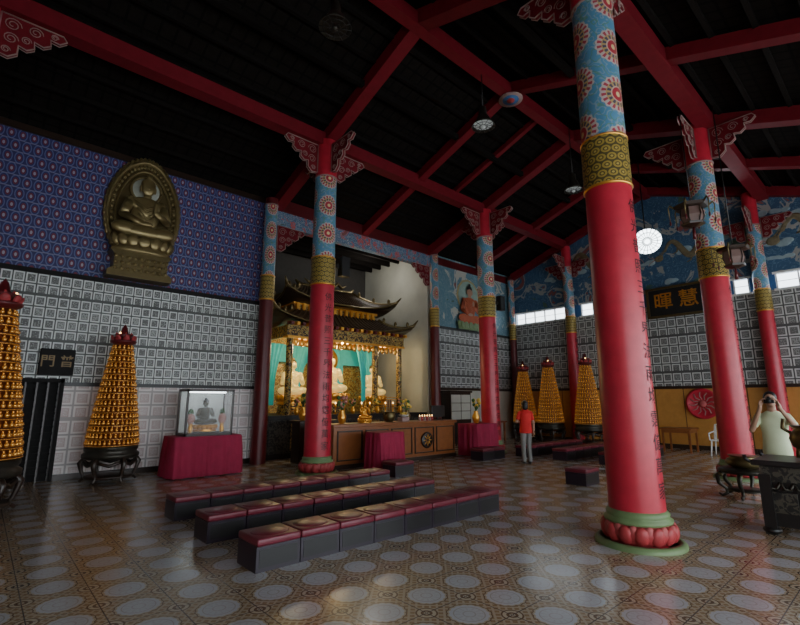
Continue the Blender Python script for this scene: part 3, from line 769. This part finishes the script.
# ------------------------------------------------------------------ hanging lamps
def bay_lamp(x,y,z,r,lit):
    b=MB(); top=rz_(y)-.15
    b.tube([(x,y,z+.5),(x,y,top)],.012,5,BLACK)
    b.lathe([(.05,.5),(.08,.48),(.09,.3),(.12,.26),(r*.7,.12),(r,0),(r*.98,0),(r*.66,.1),(.1,.24)],28,DBRONZE,(x,y,z),cap=False)
    b.lathe([(0,.05),(r*.85,.05)],28,CASEL if lit else DBRONZE,(x,y,z),cap=False)
    for i in range(12):
        t=2*PI*i/12; b.tube([(x,y,z-.01),(x+r*math.cos(t),y+r*math.sin(t),z-.002)],.006,4,BLACK)
    for k in (.35,.7): b.tube([(x+r*k*math.cos(2*PI*i/24),y+r*k*math.sin(2*PI*i/24),z-.005) for i in range(25)],.006,4,BLACK)
    b.ell((x,y,z-.0),(r*.2,r*.2,.05),CASEL if lit else DBRONZE)
    b.obj('hanging_bay_lamp')
bay_lamp(7.85,5.85,7.8,.27,True); bay_lamp(11.5,5.6,7.3,.25,True); bay_lamp(3.7,5.75,7.8,.28,False)
b=MB(); C=Vector((14.72,4.95,6.42)); dirv=Vector((-.75,-.35,-.55)).normalized(); q=dirv.to_track_quat('Z','Y').to_matrix().to_4x4(); M=Matrix.Translation(C)@q
b.lathe([(.1,-.35),(.16,-.3),(.3,-.12),(.42,0),(.40,0)],32,DBRONZE,M=M,cap=False); b.lathe([(0,-.02),(.40,-.02)],32,LAMPW,M=M,cap=False)
for i in range(20):
    t=2*PI*i/20; b.tube([(.08*math.cos(t),.08*math.sin(t),.01),(.41*math.cos(t),.41*math.sin(t),.01)],.013,4,BLACK,M)
for rr in (.13,.28,.41): b.tube([(rr*math.cos(2*PI*i/28),rr*math.sin(2*PI*i/28),.01) for i in range(29)],.013,4,BLACK,M)
b.tube([C-dirv*.3,C-dirv*.35+Vector((0,0,.4)),(C.x+.2,C.y+.1,9.2)],.02,6,BLACK)
b.obj('hanging_spot_lamp')
SILK=simple('lantern_silk',(.20,.12,.10),.6)
def lantern(x,y,z,s):
    b=MB(); b.tube([(x,y,z+.5*s),(x,y,rz_(y)-.5)],.012,5,BLACK)
    b.lathe([(.04*s,.5*s),(.12*s,.42*s),(.42*s,.30*s),(.5*s,.34*s),(.44*s,.26*s),(.3*s,.24*s)],6,DWOOD,(x,y,z),smooth=False)
    b.lathe([(.26*s,.24*s),(.30*s,.0),(.22*s,-.2*s)],6,SILK,(x,y,z),smooth=False)
    b.lathe([(.22*s,-.2*s),(.32*s,-.22*s),(.3*s,-.28*s),(.1*s,-.34*s)],6,DWOOD,(x,y,z),smooth=False)
    for i in range(6):
        t=2*PI*i/6; c,sn=math.cos(t),math.sin(t)
        b.tube([(x+.44*s*c,y+.44*s*sn,z+.3*s),(x+.56*s*c,y+.56*s*sn,z+.4*s),(x+.6*s*c,y+.6*s*sn,z+.32*s),(x+.58*s*c,y+.58*s*sn,z-.1*s)],[.03*s,.03*s,.02*s,.012*s],6,BRONZE)
        b.tube([(x+.28*s*c,y+.28*s*sn,z+.24*s),(x+.31*s*c,y+.31*s*sn,z),(x+.23*s*c,y+.23*s*sn,z-.22*s)],.016*s,5,DWOOD)
        b.ell((x+.58*s*c,y+.58*s*sn,z-.16*s),(.03*s,.03*s,.08*s),DRED,6,5)
    b.tube([(x,y,z-.34*s),(x,y,z-.7*s)],[.03*s,.05*s],6,DRED)
    b.obj('palace_lantern')
lantern(10.8,2.7,5.45,.72); lantern(10.9,2.1,4.4,.62)
b=MB(); b.bbox(6.2,6.45,9.0,9.2,4.6,5.1,BLACK,.02); b.box(6.12,6.3,9.1,9.16,4.8,4.9,BLACK); b.obj('wall_loudspeaker')
b=MB(); b.bbox(12.68,12.93,9.0,9.2,4.6,5.1,BLACK,.02); b.box(12.56,12.7,9.1,9.16,4.8,4.9,BLACK); b.obj('wall_loudspeaker')
# ------------------------------------------------------------------ right foreground altar table
b=MB(); X0,X1,Y0,Y1=7.35,8.25,-.35,1.55
b.bbox(X0,X1,Y0,Y1,.80,.87,BLACK,.015); b.box(X0+.05,X1-.05,Y0+.08,Y1-.08,.62,.80,DCARV)
for y in (Y0,Y1):
    s=1 if y==Y1 else -1
    for x in (X0+.03,X1-.03): b.tube([(x,y,.84),(x,y+s*.05,.87),(x,y+s*.06,.92)],.025,6,BLACK)
for x in (X0+.08,X1-.08):
    for y in (Y0+.12,Y1-.12):
        b.box(x-.06,x+.06,y-.06,y+.06,0,.7,BLACK); b.ell((x,y,.05),(.1,.1,.05),BLACK)
for i in range(12): 
    y=Y0+.2+i*.13; b.tube([(X0+.04,y,.62),(X0+.04,y+.04,.54),(X0+.04,y+.1,.54),(X0+.04,y+.13,.62)],.018,5,DBRONZE)
for i in range(6): b.tube([(X0+.1+i*.13,Y1-.07,.62),(X0+.13+i*.13,Y1-.07,.53),(X0+.2+i*.13,Y1-.07,.62)],.018,5,DBRONZE)
b.box(X0+.1,X1-.1,Y0+.15,Y1-.15,.2,.24,BLACK)
for k in range(5): b.box(X0+.04,X0+.07,Y0+.25+k*.31,Y0+.5+k*.31,.26,.5,DCARV)
b.box(X0+.07,X0+.09,Y0+.15,Y1-.15,.1,.62,BLACK); b.box(X0+.1,X1-.1,Y1-.09,Y1-.07,.1,.62,BLACK)
b.obj('carved_altar_table')
b=MB(); c=(7.75,.98,.872)
b.lathe([(.12,.12),(.18,.16),(.21,.26),(.18,.34),(.13,.38),(.18,.42)],24,BRONZE,c)
for i in range(3):
    t=2*PI*i/3; b.tube([(c[0]+.12*math.cos(t),c[1]+.12*math.sin(t),c[2]+.16),(c[0]+.15*math.cos(t),c[1]+.15*math.sin(t),c[2]+.025)],[.04,.025],8,BRONZE)
for s in (-1,1): b.tube([(c[0],c[1]+s*.18,c[2]+.32),(c[0],c[1]+s*.26,c[2]+.38),(c[0],c[1]+s*.24,c[2]+.50)],.022,6,BRONZE)
b.obj('incense_urn')
b=MB()
b.lathe([(.44,.50),(.48,.53),(.48,.57),(.42,.60),(0,.60)],30,DBRONZE)
for i in range(6):
    t=2*PI*i/6; c,s_=math.cos(t),math.sin(t); f=lambda r,z:(r*c,r*s_,z)
    b.tube([f(.4,.52),f(.52,.42),f(.5,.28),f(.38,.18),f(.36,.08),f(.46,.03),f(.52,.08)],[.05,.05,.04,.03,.035,.03,.02],8,DBRONZE)
    b.ell(f(.46,.46),(.06,.06,.05),BRONZE)
b.lathe([(.2,.60),(.28,.64),(.34,.70),(.30,.78),(.22,.82),(.28,.86)],26,BRONZE)
b.lathe([(.36,.14),(.36,.18),(0,.18)],24,DBRONZE)
b.obj('incense_burner_stand',(9.78,2.15,0),0,.8)
# ------------------------------------------------------------------ people
def hand(b,w,d,nrm,side,curl,s=1.0):
    w=Vector(w);d=Vector(d).normalized();nrm=Vector(nrm); nrm=(nrm-d*nrm.dot(d)).normalized(); side=Vector(side); side=(side-d*side.dot(d)-nrm*side.dot(nrm)).normalized()
    Rm=Matrix((side,nrm,d)).transposed()
    b.ell(w+d*.05*s,(.041*s,.017*s,.052*s),SKIN,12,8,R=Rm); b.cap(w-d*.02,w+d*.03*s,.025*s,.024*s,SKIN,8)
    for k,(off,L) in enumerate(((.030,.072),(.010,.082),(-.011,.076),(-.031,.06))):
        p=w+d*.085*s+side*off*s; a=0; pts=[p-d*.03]; pts.append(p)
        for seg in (.45,.32,.23):
            a+=curl; dd=d*math.cos(a)+nrm*math.sin(a); p=p+dd*L*seg*s; pts.append(p)
        b.tube(pts,[.010*s,.0095*s,.009*s,.008*s,.006*s],7,SKIN); b.ell(p,(.0065*s,)*3,SKIN,6,4)
    p=w+d*.025*s+side*.03*s; t1=p+(side*.8+d*.5+nrm*.2)*.035*s; t2=t1+(side*.3+d*.9+nrm*.4)*.03*s
    b.tube([w+d*.02,p,t1,t2],[.014*s,.013*s,.011*s,.007*s],7,SKIN)
def head(par,c,long=False):
    c=Vector(c); b=MB()
    b.ell(c,(.076,.093,.112),SKIN,20,14); b.ell(c+Vector((0,-.025,-.055)),(.056,.065,.062),SKIN,16,10)
    b.ell(c+Vector((0,-.098,-.014)),(.014,.02,.018),SKIN,8,6); b.tube([c+Vector((0,-.086,.02)),c+Vector((0,-.110,-.018))],[.007,.011],6,SKIN)
    for s in (-1,1): b.ell(c+Vector((s*.076,.008,-.008)),(.012,.02,.032),SKIN,8,6)
    b.cap(c+Vector((0,.015,-.07)),c+Vector((0,.03,-.19)),.052,.062,SKIN,12)
    remeshed(b,'head',SKIN,.006,par,smooth=2)
    b=MB()
    for s in (-1,1):
        b.ell(c+Vector((s*.03,-.083,.008)),(.014,.008,.007),EYEW,8,6); b.ell(c+Vector((s*.03,-.090,.008)),(.006,.003,.006),HAIR,8,6); b.tube([c+Vector((s*.016,-.090,.03)),c+Vector((s*.045,-.080,.032))],.004,4,HAIR)
    b.ell(c+Vector((0,-.088,-.052)),(.024,.008,.007),LIPS,8,6); b.obj('face_features',parent=par)
    b=MB(); b.ell(c+Vector((0,.022,.034)),(.085,.094,.098),HAIR,20,12)
    if long: b.ell(c+Vector((0,.05,-.03)),(.08,.065,.12),HAIR,16,10)
    else: b.ell(c+Vector((0,.045,-.01)),(.079,.06,.085),HAIR,16,10)
    b.obj('hair',parent=par)
def person(name,loc,rz,pose,shirt,trou,long=False,sh=.18,sc=1):
    par=empty(name,loc,rz,sc); b=MB()
    for h,k,a in pose['legs']: b.cap(h,k,.086,.066,trou,14); b.cap(k,a,.066,.055,trou,14)
    b.ell((0,0,.89),(.150,.100,.11),trou,18,10)
    remeshed(b,'trousers',trou,.011,par)
    b=MB()
    b.lathe([(.178,.80),(.180,.86),(.160,1.02),(.158,1.12),(.172,1.25),(.168,1.34),(.13,1.40),(.07,1.45)],28,shirt,sy=.70)
    b.cap((-sh+.04,.0,1.36),(sh-.04,.0,1.36),.05,.05,shirt)
    for (s,e,w) in pose['arms']:
        s,e=Vector(s),Vector(e); b.cap(s,s.lerp(e,.62),.052,.054,shirt)
    remeshed(b,'shirt',shirt,.011,par,smooth=3)
    b=MB()
    for (s,e,w) in pose['arms']:
        s,e,w=Vector(s),Vector(e),Vector(w); b.cap(s.lerp(e,.4),e,.043,.037,SKIN); b.cap(e,w,.037,.025,SKIN)
    for h in pose['hands']: hand(b,*h)
    remeshed(b,'arms_and_hands',SKIN,.0042,par,smooth=1)
    b=MB()
    for h,k,a in pose['legs']:
        a=Vector(a); b.cap((a.x,a.y,.1),(a.x,a.y,.05),.035,.035,SKIN); b.ell((a.x,a.y-.05,.036),(.045,.125,.036),BLACK,14,8); b.ell((a.x,a.y-.05,.010),(.047,.13,.010),BLACK,16,6)
    b.obj('shoes',parent=par)
    head(par,pose['head'],long=long)
    return par
W=dict(arms=[((-.155,0,1.35),(-.215,.02,1.08),(-.225,-.04,.84)),((.155,0,1.35),(.24,-.0,1.1),(.13,-.2,1.08))],
 legs=[((-.08,0,.86),(-.075,-.03,.48),(-.08,.02,.09)),((.08,0,.86),(.085,.0,.48),(.09,.05,.09))],
 hands=[((-.225,-.045,.83),(0,-.15,-1),(1,0,0),(0,-1,0),.35),((.12,-.21,1.08),(-.7,-.6,.1),(-.3,.3,-.9),(0,0,1),.5)],head=(0,-.01,1.56))
fw=math.atan2(.5,.87)
person('woman_in_red_shirt',(10.8,7.05,0),fw+PI/2+.3,W,SHIRTR,TROUG,long=True,sh=.165,sc=.95)
Mn=dict(arms=[((-.17,0,1.37),(-.26,-.14,1.16),(-.11,-.24,1.50)),((.17,0,1.37),(.28,-.12,1.18),(.11,-.24,1.50))],
 legs=[((-.09,0,.86),(-.11,-.02,.48),(-.13,.02,.09)),((.09,0,.86),(.11,-.02,.48),(.13,.0,.09))],
 hands=[((-.115,-.23,1.515),(.25,-.25,1),(.9,-.3,-.1),(.3,1,0),.5),((.115,-.23,1.515),(-.25,-.25,1),(-.9,-.3,-.1),(-.3,1,0),.5)],head=(0,-.03,1.61))
pm=person('man_with_camera',(8.98,1.53,0),math.atan2(-.5,-.85)+PI/2-.45,Mn,SHIRTY,TROUK)
b=MB(); b.bbox(-.062,.062,-.235,-.175,1.56,1.645,BLACK,.008); b.lathe([(.032,0),(.034,.03),(.028,.055),(.0,.05)],18,BLACK,M=Matrix.Translation((0,-.235,1.60))@Matrix.Rotation(PI/2,4,'X')); b.bbox(-.02,.02,-.225,-.185,1.64,1.662,BLACK,.005)
b.obj('photo_camera',parent=pm)
# ------------------------------------------------------------------ lights
def area(name,loc,dirv,sx,sy,p,c):
    l=bpy.data.lights.new(name,'AREA'); l.shape='RECTANGLE'; l.size=sx; l.size_y=sy; l.energy=p; l.color=c
    o=bpy.data.objects.new(name,l); bpy.context.scene.collection.objects.link(o); o.location=loc; o.rotation_euler=Vector(dirv).to_track_quat('-Z','Z').to_euler(); return o
area('daylight_doorway',(7.0,YF+.1,2.2),(0,1,-.3),18,3.8,300,(.88,.94,1))
area('daylight_windows',(XB-.2,3,5.3),(-1,0,-.7),14,.5,60,(.86,.93,1))
def pl(name,loc,p,c,r=.15):
    l=bpy.data.lights.new(name,'POINT'); l.energy=p; l.color=c; l.shadow_soft_size=r
    o=bpy.data.objects.new(name,l); bpy.context.scene.collection.objects.link(o); o.location=loc
pl('shrine_light',(8.95,12.8,3.3),70,(1,.76,.38)); pl('shrine_light',(7.3,12.65,3.2),45,(1,.80,.45)); pl('shrine_light',(10.6,12.7,3.2),35,(1,.76,.42))
pl('alcove_fill',(10.9,13.6,6.6),45,(1,.97,.88)); pl('alcove_fill',(8.85,11.9,5.6),18,(1,.85,.6))  # fill lights added to brighten the alcove; no lamp hangs here
w=bpy.data.worlds.new('World'); bpy.context.scene.world=w; w.use_nodes=True
w.node_tree.nodes['Background'].inputs[0].default_value=(.85,.94,1,1); w.node_tree.nodes['Background'].inputs[1].default_value=5.0
# ------------------------------------------------------------------ camera
cd=bpy.data.cameras.new('camera'); cam=bpy.data.objects.new('camera',cd); bpy.context.scene.collection.objects.link(cam)
cd.sensor_width=36; cd.lens=460/800*36; cam.location=(0,0,1.6)
cam.rotation_euler=Vector((.982*.669,.982*.743,.188)).to_track_quat('-Z','Y').to_euler()
bpy.context.scene.camera=cam
